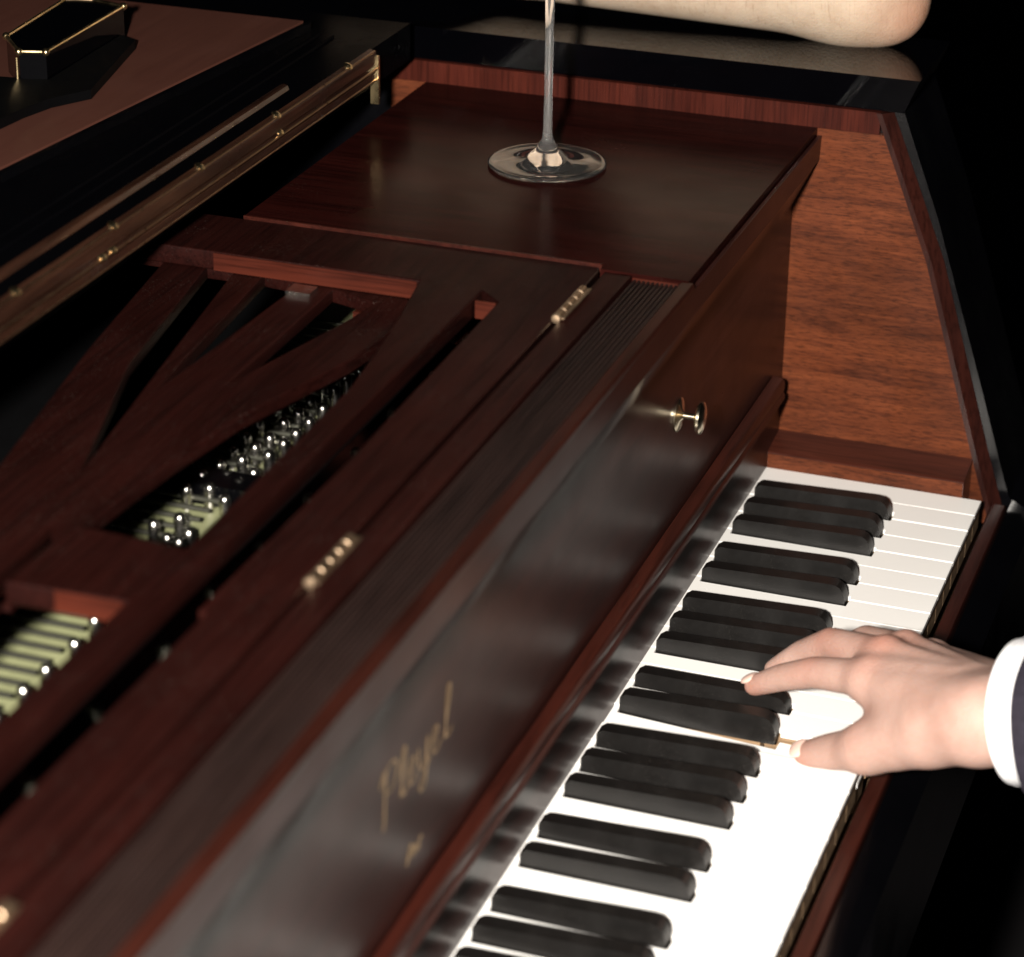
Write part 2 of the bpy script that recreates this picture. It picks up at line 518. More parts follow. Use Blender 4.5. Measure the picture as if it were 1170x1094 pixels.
def make_black(n, octave):
    cx = bx(n, octave)
    h0, h1 = 0.0118, 0.0092
    bm = bmesh.new()
    def ring(y, z, hw, zb, hb):
        return [bm.verts.new(p) for p in ((cx - hb, y, zb), (cx - hw, y, z), (cx + hw, y, z), (cx + hb, y, zb))]
    secs = [(0.0500, 0.0025, 0.0051, -0.004, 0.0055), (0.0514, 0.0068, 0.0050, -0.004, 0.0055), (0.0537, 0.0101, 0.0048, -0.004, 0.0055), (0.0566, 0.0115, 0.0047, -0.004, 0.0055), (0.0610, h0, 0.0047, -0.004, 0.0055),
            (0.100, (h0 + h1) / 2, 0.0046, -0.004, 0.0053), (0.1350, h1 + .0002, 0.0045, -0.004, 0.0052), (0.1382, h1 - 0.0022, 0.0044, -0.004, 0.0052)]
    rings = [ring(*s) for s in secs]
    rings[0][0].co.y += 0.0002
    for A, B in zip(rings, rings[1:]):
        for k in range(3):
            bm.faces.new((A[k], B[k], B[k + 1], A[k + 1]))
        bm.faces.new((A[3], B[3], B[0], A[0]))
    bm.faces.new(rings[0])
    bm.faces.new(rings[-1])
    edges = [e for e in bm.edges if len(e.link_faces) == 2 and e.calc_face_angle(0) > 0.62]
    bmesh.ops.bevel(bm, geom=edges, offset=0.0013, segments=3, profile=0.5, affect='EDGES', clamp_overlap=True)
    old = set(bm.faces)
    add_box(bm, cx - 0.0046, cx + 0.0046, 0.0580, KEY_BACK, -0.021, -0.0041)
    bmesh.ops.recalc_face_normals(bm, faces=bm.faces)
    me = bpy.data.meshes.new('black_key')
    bm.faces.ensure_lookup_table()
    for k, f in enumerate(bm.faces):
        f.material_index = 0 if f in old else 1
    bm.to_mesh(me)
    bm.free()
    me.materials.append(M['ebony'])
    me.materials.append(M['keywood'])
    me.polygons.foreach_set('use_smooth', [True] * len(me.polygons))
    me.set_sharp_from_angle(angle=math.radians(50))
    o = link_mesh('black_key', me, None, piano, origin=(cx, KEY_BACK, 0.0))
    o.rotation_euler.x = random.uniform(-0.002, 0.002)
    return o
for octave in range(1, 6):
    for n in 'AGFDC':
        k = make_black(n, octave)
        if (n, octave) == ('D', 2):
            k.rotation_euler.x = 0.003 / 0.11

# ---- name board behind the keys, with its moulding, knob and lettering
YB = 0.1425
board_prof = [(YB, -0.030), (YB, 0.1735), (0.1296, 0.2010), (0.1270, 0.2050), (0.1264, 0.2212), (0.1288, 0.2212), (0.1288, 0.2120), (0.165, 0.2120), (0.165, -0.030)]
prism('name_board', board_prof, 'X', XL, PX - 0.0008, M['board'], piano, bevel=0.0012, seg=3)
prism('moulding', [(YB - 0.0006, 0.0485), (0.1350, 0.0485), (0.1335, 0.0500), (0.1335, 0.0530), (0.1346, 0.0548), (0.1340, 0.0570), (0.1340, 0.0620), (0.1356, 0.0640), (YB - 0.0006, 0.0650)], 'X', XL, 0.0015, M['trim'], piano, bevel=0.0005, seg=1)
KN = (-0.226, YB, 0.131)
bm = bmesh.new()
add_lathe(bm, (KN[0], KN[1] - 0.0002, KN[2]), (0, -1, 0),
          [(0, 0.0100), (0.0010, 0.0101), (0.0018, 0.0085), (0.0024, 0.0040), (0.0036, 0.0021), (0.0098, 0.0020), (0.0108, 0.0034), (0.0116, 0.0078), (0.0128, 0.0094), (0.0142, 0.0093), (0.0154, 0.0066), (0.0160, 0.0)], 40)
bm_obj('knob', bm, M['pale_brass'], piano, smooth=True)

def strokes(name, paths, r, place, mat, parent):
    bm = bmesh.new()
    for P in paths:
        # smooth with Catmull-Rom
        pts = []
        for i in range(len(P) - 1):
            p0, p1, p2, p3 = P[max(i - 1, 0)], P[i], P[i + 1], P[min(i + 2, len(P) - 1)]
            for k in range(6):
                t = k / 6
                pts.append(tuple(0.5 * (2 * p1[j] + (p2[j] - p0[j]) * t + (2 * p0[j] - 5 * p1[j] + 4 * p2[j] - p3[j]) * t * t + (3 * p1[j] - p0[j] - 3 * p2[j] + p3[j]) * t ** 3) for j in (0, 1)))
        pts.append(P[-1])
        n = len(pts)
        w3 = []
        for i, q in enumerate(pts):
            d = (pts[min(i + 1, n - 1)][0] - pts[max(i - 1, 0)][0], pts[min(i + 1, n - 1)][1] - pts[max(i - 1, 0)][1])
            vert = abs(d[1]) / (math.hypot(*d) + 1e-9)
            w3.append(r * (0.45 + 0.75 * vert))
        add_tube(bm, [place(*q) for q in pts], w3, 8)
    # flatten into gilt leaf on the surface
    for v in bm.verts:
        v.co.y = YB - 0.0002 + (v.co.y - YB) * 0.12
    return bm_obj(name, bm, mat, parent, smooth=True)

# the word written on the board, in gilt script (units: mm along, mm up)
word = [
    [(-1, 22), (1.5, 27), (4, 27), (3.2, 14), (2.4, 2), (1.0, -2)],
    [(2, 24), (8, 29), (14, 27), (14.5, 20), (10, 15), (4, 15.5)],
    [(18, 4), (21, 16), (23.5, 26), (21.5, 28), (20.2, 22), (19.4, 8), (21.5, 3), (25, 5)],
    [(26, 9), (31, 12), (31.5, 16), (28.5, 17), (26.5, 12), (27, 5), (30.5, 3), (34, 6)],
    [(36, 17), (36.5, 8), (39, 4), (43, 7), (45, 17)],
    [(45.5, 17.5), (44.5, 4), (42.5, -6), (38.5, -8), (37.5, -4), (43, 1), (48, 5)],
    [(50, 9), (55, 12), (55.5, 16), (52.5, 17), (50.5, 12), (51, 5), (54.5, 3), (59, 6)],
    [(62, 4), (66, 16), (69, 28), (66.8, 31), (65, 24), (64.0, 8), (66, 3), (71, 5)],
]
place = lambda u, v: (-0.668 + u * 0.00118, YB - 0.0004, 0.119 + (v + 2) * 0.00092)
strokes('lettering', word, 0.00085, place, M['gilt'], piano)
mark = [[(0, 0), (2, 6), (4, 9)], [(4, 9), (6, 6), (3, 3), (1, 2)], [(7, 1), (9, 6), (11, 1)], [(13, 1), (14, 6), (17, 5)]]
place2 = lambda u, v: (-0.640 + u * 0.0011, YB - 0.0004, 0.085 + v * 0.0009)
strokes('gilt_mark', mark, 0.0009, place2, M['gilt'], piano)

# ---- desk ledge: lip, ribbed strip and back rail, one moulded length
top = 0.2252
led = [(0.1290, 0.2125), (0.1290, 0.2204), (0.1612, 0.2204), (0.1616, 0.2125)]
ledge = prism('desk_ledge', led, 'X', XL, -0.2625, M['black'], piano)  # base blackened to stand in for shade in the grooves
bm = bmesh.new()
for k in range(10):
    y = 0.1352 + k * 0.00258
    add_prism(bm, [(y, 0.2206), (y, 0.2232), (y + 0.0003, 0.2236), (y + 0.0012, 0.2236), (y + 0.0015, 0.2232), (y + 0.0015, 0.2206)], 'X', XL, -0.2640)
bm_obj('ribbing', bm, M['rib'], ledge)
box('lit_edge', -0.2636, -0.2628, 0.1350, 0.1605, 0.2206, 0.2242, M['lit_edge'], ledge)
prism('ledge_lip', [(0.1260, 0.2214), (0.1256, 0.2240), (0.1268, top + 0.0003), (0.1330, top + 0.0003), (0.1340, 0.2246), (0.1344, 0.2230), (0.1344, 0.2206), (0.1290, 0.2206), (0.1290, 0.2214)], 'X', XL, -0.2628, M['lip'], piano, bevel=0.0009, seg=3)
prism('ledge_rail', [(0.1614, 0.2126), (0.1614, top), (0.1764, top), (0.1764, 0.2126)], 'X', XL, -0.2628, M['desk'], piano, bevel=0.0006)

# ---- polished shelf at the treble end (the glass stands on it)
SZ = 0.2260
shelf_out = [(-0.2540, 0.1800), (-0.2615, 0.1795), (-0.2620, 0.1295), (PX - 0.0006, 0.1295), (PX - 0.0006, 0.395), (-0.2540, 0.395)]
bm = bmesh.new()
add_prism(bm, shelf_out, 'Z', 0.2122, SZ)
bm_obj('side_shelf', bm, M['shelf'], piano, bevel=0.0011, seg=3)
box('shelf_step', -0.2556, -0.2541, 0.1806, 0.395, 0.2165, SZ + 0.0004, M['trim'], piano)

# ---- music desk with its fretwork
CX = -0.668
def mir(P):
    return [(2 * CX - x, y) for x, y in P]
frame_hole = [(-0.3110, 0.2655), (-0.3110, 0.4450), (2 * CX + 0.3110, 0.4450), (2 * CX + 0.3110, 0.2655), (-0.976, 0.2530), (-0.880, 0.2440),
              (-0.6950, 0.2425), (-0.6980, 0.2975), (-0.6400, 0.2975), (-0.6440, 0.2410), (-0.4600, 0.2435), (-0.3900, 0.2520)]
fanR = [
    [(-0.314, 0.3150), (-0.323, 0.2860), (-0.356, 0.2910), (-0.456, 0.3130)],
    [(-0.306, 0.3590), (-0.310, 0.3350), (-0.480, 0.3420)],
    [(-0.306, 0.3940), (-0.306, 0.3770), (-0.447, 0.3530), (-0.572, 0.3310), (-0.447, 0.3700)],
    [(-0.300, 0.4210), (-0.439, 0.3980), (-0.577, 0.3700), (-0.650, 0.3540), (-0.650, 0.4470), (-0.300, 0.4470)],
]
fan_low = [(-0.2980, 0.2780), (-0.3320, 0.2620), (-0.3670, 0.2630), (-0.4030, 0.2680), (-0.4870, 0.2900), (-0.5460, 0.2975), (-0.6250, 0.3040)]
hub = [(-0.624, 0.3180), (-0.690, 0.3120), (-0.690, 0.3010), (-0.640, 0.3085)]
slot = [(-0.313, 0.2290), (-0.325, 0.2155), (-0.537, 0.2115), (-0.692, 0.2120), (-0.6925, 0.2080), (-1.02, 0.2080), (-1.02, 0.2280)]
outer = [(-0.2630, 0.1800), (-0.2565, 0.1820), (-0.2565, 0.4600), (2 * CX + 0.2565, 0.4600), (2 * CX + 0.2565, 0.1800)]
def plate_with_holes(name, outer, holes, z0, z1, mat, parent, bev):
    cu = bpy.data.curves.new(name, 'CURVE')
    cu.dimensions = '2D'
    cu.fill_mode = 'BOTH'
    cu.extrude = (z1 - z0) / 2 - bev
    cu.bevel_depth = bev
    cu.bevel_resolution = 2
    cu.offset = -bev
    for P in [outer] + holes:
        s = cu.splines.new('POLY')
        s.points.add(len(P) - 1)
        for q, pt in zip(P, s.points):
            pt.co = (q[0], q[1], 0, 1)
        s.use_cyclic_u = True
    tmp = bpy.data.objects.new('tmp', cu)
    COL.objects.link(tmp)
    dg = bpy.context.evaluated_depsgraph_get()
    me = bpy.data.meshes.new_from_object(tmp.evaluated_get(dg))
    bpy.data.objects.remove(tmp)
    me.materials.clear()
    me.transform(Matrix.Translation((0, 0, (z0 + z1) / 2)))
    me.name = name
    o = link_mesh(name, me, mat, parent)
    me.set_sharp_from_angle(angle=math.radians(35))
    return o
desk = plate_with_holes('music_desk', outer, [frame_hole, slot], 0.2140, 0.2250, M['desk'], piano, 0.0009)
lattice_outer = fan_low + mir(fan_low)[::-1] + [(2 * CX + 0.2980, 0.4550), (-0.2980, 0.4550)]
plate_with_holes('lattice', lattice_outer, fanR + [mir(h) for h in fanR] + [hub], 0.2060, 0.2138, M['desk'], desk, 0.0008)
# inner end faces of the frame, lamplight put into a lighter wood colour
box('lit_edge', -0.3122, -0.3112, 0.2668, 0.3870, 0.2143, 0.2243, M['lit_edge'], desk)
box('lit_edge', -0.6968, -0.6959, 0.2440, 0.2965, 0.2143, 0.2243, M['lit_edge'], desk)
box('lit_edge', -0.3264, -0.3254, 0.2165, 0.2280, 0.2143, 0.2243, M['lit_edge'], desk)
prism('desk_runner', [(-0.305, 0.1960), (-0.305, 0.2058), (-0.322, 0.2058), (-0.322, 0.1960)], 'Y', 0.24, 0.300, M['lit_edge'], piano, bevel=0.0008)
box('desk_catch', -0.330, -0.318, 0.322, 0.336, 0.2140, 0.2158, M['nickel'], piano, bevel=0.0006)
# brass hinges between desk and ledge
def make_hinge(xc):
    bm = bmesh.new()
    L = 0.046
    kn = 5
    for k in range(kn):
        a = xc - L / 2 + k * L / kn
        add_lathe(bm, (a + 0.0004, 0.1782, top + 0.0010), (1, 0, 0), [(0, 0.0020), (0.0006, 0.0026), (L / kn - 0.0014, 0.0026), (L / kn - 0.0008, 0.0020)], 14)
    add_lathe(bm, (xc - L / 2 - 0.0016, 0.1782, top + 0.0012), (1, 0, 0), [(0, 0.0), (0.0004, 0.0022), (0.0016, 0.0030), (0.003, 0.002)], 14)
    add_box(bm, xc - L / 2, xc + L / 2, 0.1738, 0.1772, top + 0.0013, top + 0.0020)
    return bm_obj('hinge', bm, M['old_brass'], desk, smooth=True)
for xc in (-0.317, -0.634, -0.928):
    make_hinge(xc)

# ---- inside: iron plate, strings, tuning pins
plate = box('iron_plate', -1.2, 0.02, 0.3205, 0.392, 0.100, 0.1380, M['plate'], piano, bevel=0.002)
box('sound_board_shade', -1.2, 0.02, 0.3922, 1.2, 0.090, 0.1195, M['black'], piano)  # near-black sheet put where only shade lies under the lid
box('pin_block', -1.2, 0.02, 0.295, 0.3202, 0.090, 0.1365, M['black'], piano)
box('action_cover', -1.2, 0.02, 0.1655, 0.290, 0.100, 0.112, M['black'], piano)
bm = bmesh.new()
for xs in (-0.432,):
    add_box(bm, xs - 0.010, xs + 0.010, 0.300, 0.391, 0.1384, 0.1500)
bm_obj('plate_strut', bm, M['lacquer_soft'], plate, bevel=0.003)
bm = bmesh.new()
add_tube(bm, [(-0.2, 0.3225, 0.1440), (-0.2, 0.391, 0.1440)], 0.0014, 8)
string0 = bm_obj('string', bm, M['steel'], plate, smooth=True)
for k in range(1, 62):
    copy_part(string0, plate, (-0.0112 * k, 0, 0))
bm = bmesh.new()
add_lathe(bm, (-0.29, 0.319, 0.1340), (0, 0, 1), [(0, 0.0033), (0.0090, 0.0031), (0.0125, 0.0033), (0.0140, 0.0031), (0.0153, 0.0026), (0.0161, 0.0018), (0.0166, 0.0009), (0.0167, 0)], 16)
pin0 = bm_obj('tuning_pin', bm, M['nickel'], plate, smooth=True)
px0 = -0.29
rows = [(0.0, 0.319), (0.0048, 0.3285), (0.0005, 0.3395)]
spots = []
x = -0.232
while x > -0.450:
    spots += [(x + dx, yy) for dx, yy in rows]
    x -= 0.0180
spots += [(-0.4790, 0.3290), (-0.4910, 0.3360), (-0.4880, 0.3190), (-0.5010, 0.3250), (-0.5040, 0.3160)]
x = -0.520
while x > -0.70:
    spots.append((x, 0.3175))
    x -= 0.0230
for k, (xs, yy) in enumerate(spots):
    jx, jy, jz = random.uniform(-.0012, .0012), random.uniform(-.001, .001), random.uniform(-.002, .002)
    d = Vector((xs + jx - px0, yy + jy - 0.319, jz))
    if k == 0:
        pin_home = Vector(pin0.location)
        pin0.location = pin_home + d
    else:
        c = copy_part(pin0, plate, (0, 0, 0))
        c.location = pin_home + d
        c.rotation_euler.z = random.uniform(0, 6)
# action rail with polished screws, seen down the long slot
rail = box('action_rail', -1.2, -0.22, 0.243, 0.268, 0.1125, 0.168, M['lacquer_soft'], piano, bevel=0.002)
bm = bmesh.new()
add_lathe(bm, (-0.262, 0.256, 0.168), (0, 0, 1), [(0, 0.0030), (0.006, 0.0030), (0.008, 0.0022), (0.0085, 0)], 14)
screw0 = bm_obj('screw', bm, M['steel'], rail, smooth=True)
for k in range(1, 11):
    copy_part(screw0, rail, (-0.055 * k + random.uniform(-.004, .004), random.uniform(-.004, .004), random.uniform(-0.003, 0.001)))

# ---- folded lid at the back, its amber front edge and hinge line
LZ = 0.2720
lid = box('lid', XL, 0.004, 0.3960, 1.35, 0.2480, LZ, M['lid'], piano, bevel=0.003, seg=3)
bar_prof = [(0.3955, 0.2525), (0.3925, 0.2535), (0.3912, 0.2550), (0.3912, 0.2590), (0.3930, 0.2602), (0.3930, 0.2625), (0.3912, 0.2640), (0.3912, 0.2700), (0.3925, 0.2725), (0.3955, 0.2735)]
bar = prism('lid_edge', bar_prof, 'X', XL, -0.0650, M['bar'], lid, bevel=0.0008, seg=2)
for yy, zz in ((0.3922, 0.2722), (0.3908, 0.2612), (0.3918, 0.2540)):
    bm = bmesh.new()
    add_tube(bm, [(XL, yy, zz), (-0.0655, yy, zz)], 0.0008, 10)
    bm_obj('hinge_rod', bm, M['bronze'], bar, smooth=True)
bm = bmesh.new()
add_box(bm, -0.0648, -0.0628, 0.3900, 0.3955, 0.2380, 0.2690)
add_box(bm, -0.0600, -0.0586, 0.3915, 0.3955, 0.2390, 0.2660)
bm_obj('end_plate', bm, M['brass'], lid, bevel=0.0006)
bm = bmesh.new()
add_lathe(bm, (-0.105, 0.3935, 0.2728), (0, -0.5, 0.85), [(0, 0.0030), (0.0010, 0.0030), (0.0018, 0.0020), (0.0021, 0)], 14)
s0 = bm_obj('screw', bm, M['brass'], lid, smooth=True)
for xx, zz in ((-0.211, 0), (-0.312, 0), (-0.413, 0), (-0.513, 0), (-0.613, 0), (-0.713, 0), (-0.212, -0.0095), (-0.419, -0.0105), (-0.430, -0.0105)):
    copy_part(s0, lid, (xx + 0.105, -0.0018 if zz else 0, zz))
prism('lid_bead', [(0.4080, LZ + 0.0002), (0.4090, LZ + 0.0028), (0.4115, LZ + 0.0036), (0.4140, LZ + 0.0026), (0.4150, LZ + 0.0002)], 'X', XL, -0.160, M['bar'], lid, bevel=0.0004, seg=1)
for yb in (0.428, 0.438):
    prism('lid_bead', [(yb, LZ + 0.0002), (yb + 0.0006, LZ + 0.0016), (yb + 0.0020, LZ + 0.0016), (yb + 0.0026, LZ + 0.0002)], 'X', XL, -0.045, M['lid'], lid, bevel=0.0003, seg=1)
flap_pts = [(XL, 0.575), (-0.370, 0.4860), (-0.036, 0.4535), (-0.036, 0.90), (XL, 0.90)]
bm = bmesh.new()
add_prism(bm, flap_pts, 'Z', LZ + 0.0003, LZ + 0.0058)
bm_obj('lid_flap', bm, M['lidpanel'], lid, bevel=0.0012)
bm = bmesh.new()
add_prism(bm, [(XL, 0.5735), (-0.370, 0.4845), (-0.036, 0.4520), (-0.036, 0.4480), (-0.371, 0.4805), (XL, 0.5695)], 'Z', LZ + 0.0002, LZ + 0.0052)
bm_obj('flap_border', bm, M['lacquer_soft'], lid, bevel=0.0008)

# ------------------------------------------------------------------ wine glass on the shelf
G = (-0.105, 0.264)
bm = bmesh.new()
prof = [(0.0000, 0.0), (0.0000, 0.0342), (0.0003, 0.0352), (0.0010, 0.0358), (0.0018, 0.0358), (0.0024, 0.0352), (0.0026, 0.0342), (0.0022, 0.0325), (0.0023, 0.0250), (0.0030, 0.0160), (0.0050, 0.0125), (0.0072, 0.0105), (0.0092, 0.0082), (0.0105, 0.0064), (0.0125, 0.0062), (0.0145, 0.0046), (0.0165, 0.0034), (0.0200, 0.0029), (0.0400, 0.0025),
        (0.0800, 0.0025), (0.1050, 0.0031), (0.1120, 0.0060), (0.1200, 0.0200), (0.1350, 0.0350), (0.1600, 0.0420), (0.1900, 0.0400), (0.2150, 0.0340), (0.2156, 0.0334), (0.2150, 0.0328), (0.1900, 0.0388), (0.1600, 0.0408), (0.1360, 0.0338), (0.1220, 0.0190), (0.1180, 0.0)]
add_lathe(bm, (G[0], G[1], SZ + 0.0004), (0, 0, 1), prof, 64, close=False)
glass = bm_obj('wine_glass', bm, M['glass'], None, origin=(G[0], G[1], SZ), smooth=True)
glass.data.set_sharp_from_angle(angle=math.radians(75))
tag(glass, 'clear stemmed wine glass standing on the polished treble shelf of the piano', 'wine glass')

# ------------------------------------------------------------------ gilt edged case on the lid
BZ = LZ + 0.0062
case_root = empty('gilt_edged_case', (-0.20, 0.54, BZ))
tag(case_root, 'small black gilt edged case on the piano lid, its dark reflection added as a slab', 'gilt edged case')
foot = [(-0.234, 0.546), (-0.229, 0.531), (-0.122, 0.536), (-0.116, 0.560), (-0.121, 0.577), (-0.208, 0.569)]
bm = bmesh.new()
add_prism(bm, foot, 'Z', BZ + 0.0002, 0.3000)
bm_obj('frame_case', bm, M['lacquer'], case_root, bevel=0.002, seg=2)
case_reflection = [(-0.236, 0.572), (-0.233, 0.548), (-0.229, 0.530), (-0.128, 0.535), (-0.135, 0.522), (-0.238, 0.498), (-0.262, 0.511), (-0.285, 0.516), (-0.330, 0.520), (-0.345, 0.560), (-0.300, 0.590)]  # dark slab shaped as the case's mirror image in the lid panel
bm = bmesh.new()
add_prism(bm, case_reflection, 'Z', BZ + 0.0002, 0.2840)
bm_obj('case_reflection', bm, M['case_reflection'], case_root, bevel=0.005, seg=4)
bm = bmesh.new()
topz = 0.3002
ring_pts = [(x, y, topz) for x, y in foot]
for a, c in zip(ring_pts, ring_pts[1:] + ring_pts[:1]):
    add_tube(bm, [a, c], 0.0012, 8)
bm_obj('gilt_rim', bm, M['brass'], case_root, smooth=True)
for (x, y) in foot[:3] + foot[-1:]:
    bm = bmesh.new()
    bmesh.ops.create_uvsphere(bm, u_segments=14, v_segments=10, radius=0.0024, matrix=Matrix.Translation((x, y, topz)))
    bm_obj('corner_stud', bm, M['brass'], case_root, smooth=True)
bm = bmesh.new()
add_tube(bm, [(-0.2345, 0.5475, BZ + 0.004), (-0.2350, 0.5470, 0.297)], 0.0009, 8)
bm_obj('latch', bm, M['brass'], case_root, smooth=True)

# ------------------------------------------------------------------ people: signed distance bodies
def capsule(P, a, b, ra, rb):
    a, b = np.array(a, float), np.array(b, float)
    ab = b - a
    t = np.clip(((P - a) @ ab) / (ab @ ab), 0, 1)
    return np.linalg.norm(P - a - t[:, None] * ab, axis=1) - (ra + (rb - ra) * t)

def smin(a, b, k):
    h = np.clip(0.5 + 0.5 * (b - a) / k, 0, 1)
    return b + (a - b) * h - k * h * (1 - h)

def surface_nets(fn, lo, hi, step):
    lo, hi = np.array(lo, float), np.array(hi, float)
    n = np.ceil((hi - lo) / step).astype(int) + 1
    ax = [lo[i] + step * np.arange(n[i]) for i in range(3)]
    X, Y, Z = np.meshgrid(*ax, indexing='ij')
    D = fn(np.stack([X.ravel(), Y.ravel(), Z.ravel()], 1)).reshape(n)
    inside = D < 0
    c = [inside[i:n[0] - 1 + i, j:n[1] - 1 + j, k:n[2] - 1 + k] for i in (0, 1) for j in (0, 1) for k in (0, 1)]
    cnt = sum(q.astype(int) for q in c)
    cells = np.argwhere((cnt > 0) & (cnt < 8))
    idx = -np.ones(n - 1, int)
    idx[tuple(cells.T)] = np.arange(len(cells))
    acc = np.zeros((len(cells), 3))
    num = np.zeros(len(cells))
    cor = np.array([(i, j, k) for i in (0, 1) for j in (0, 1) for k in (0, 1)])
    for a in range(8):
        for b_ in range(a + 1, 8):
            if np.abs(cor[a] - cor[b_]).sum() != 1:
                continue
            da = D[tuple((cells + cor[a]).T)]
            db = D[tuple((cells + cor[b_]).T)]
            cr = (da < 0) != (db < 0)
            t = np.where(cr, da / np.where(cr, da - db, 1), 0)
            acc += np.where(cr[:, None], cor[a] + t[:, None] * (cor[b_] - cor[a]), 0)
            num += cr
    V = lo + step * (cells + acc / num[:, None])
    F = []
    for axis in range(3):
        e = np.zeros(3, int); e[axis] = 1
        u = np.zeros(3, int); u[(axis + 1) % 3] = 1
        w = np.zeros(3, int); w[(axis + 2) % 3] = 1
        sl0 = tuple(slice(0, n[i] - 1) if i == axis else slice(1, n[i] - 1) for i in range(3))
        sl1 = tuple(slice(1, n[i]) if i == axis else slice(1, n[i] - 1) for i in range(3))
        A, B = inside[sl0], inside[sl1]
        off = np.array([0 if i == axis else 1 for i in range(3)])
        for flip, mask in ((False, A & ~B), (True, ~A & B)):
            pos = np.argwhere(mask) + off
            if not len(pos):
                continue
            q = [idx[tuple((pos - s).T)] for s in (np.zeros(3, int), u, u + w, w)]
            q = np.stack(q, 1)
            F.append(q[:, ::-1] if flip else q)
    F = np.concatenate(F)
    F = F[(F >= 0).all(1)]
    return V, F[:, ::-1]

def body_mesh(name, fn, lo, hi, step, mat, origin, parent=None, flush=None, sm=3):
    V, F = surface_nets(fn, lo, hi, step)
    me = bpy.data.meshes.new(name)
    me.from_pydata(V.tolist(), [], F.tolist())
    bm = bmesh.new()
    bm.from_mesh(me)
    for _ in range(sm):
        bmesh.ops.smooth_vert(bm, verts=bm.verts, factor=0.5, use_axis_x=True, use_axis_y=True, use_axis_z=True)
    bmesh.ops.recalc_face_normals(bm, faces=bm.faces)
    bm.to_mesh(me)
    bm.free()
    if flush is not None:
        co = np.empty(len(me.vertices) * 3)
        me.vertices.foreach_get('co', co)
        at = me.attributes.new('flush', 'FLOAT', 'POINT')
        at.data.foreach_set('value', flush(co.reshape(-1, 3)).astype(np.float32))
    return link_mesh(name, me, mat, parent, origin, smooth=True)

# joints of the pianist's right hand
J = dict(wrist=(-.388, -.0772, .0716), imcp=(-.352, -.0024, .0558), ipip=(-.329, .0326, .0405), idip=(-.3185, .0524, .0278), itip=(-.3105, .0690, .0152),
         mmcp=(-.336, -.0064, .0607), mpip=(-.306, .0290, .0472), mdip=(-.294, .0479, .0302), mtip=(-.288, .0633, .0145),
         rmcp=(-.318, -.0136, .0565), rpip=(-.285, .0140, .0415), rdip=(-.270, .0310, .0235), rtip=(-.262, .0484, .0078),
         pmcp=(-.302, -.0252, .0467), ppip=(-.275, -.0039, .0330), pdip=(-.262, .0104, .0215), ptip=(-.253, .0250, .0068),
         ttip=(-.3515, .0290, .0035), tip=(-.361, .0144, .0133), tmcp=(-.377, -.0078, .0290), tcmc=(-.392, -.0414, .0530))
J = {k: np.array(v) for k, v in J.items()}
wr = J['wrist']
lat = J['pmcp'] - J['imcp']; lat = lat / np.linalg.norm(lat)
axis_h = J['mmcp'] - wr; axis_h = axis_h / np.linalg.norm(axis_h)
nrm = np.cross(axis_h, lat); nrm /= np.linalg.norm(nrm)
if nrm[2] < 0: nrm = -nrm
lat = np.cross(nrm, axis_h) * (1 if np.cross(nrm, axis_h) @ lat > 0 else -1)
fore = np.array([-0.14, -0.95, 0.24]); fore /= np.linalg.norm(fore)
wI, wP = wr - lat * 0.0175, wr + lat * 0.0150
fingers = {'i': (.0104, .0087, .0077, .0062), 'm': (.0106, .0088, .0078, .0063), 'r': (.0100, .0083, .0073, .0060), 'p': (.0090, .0073, .0064, .0053)}

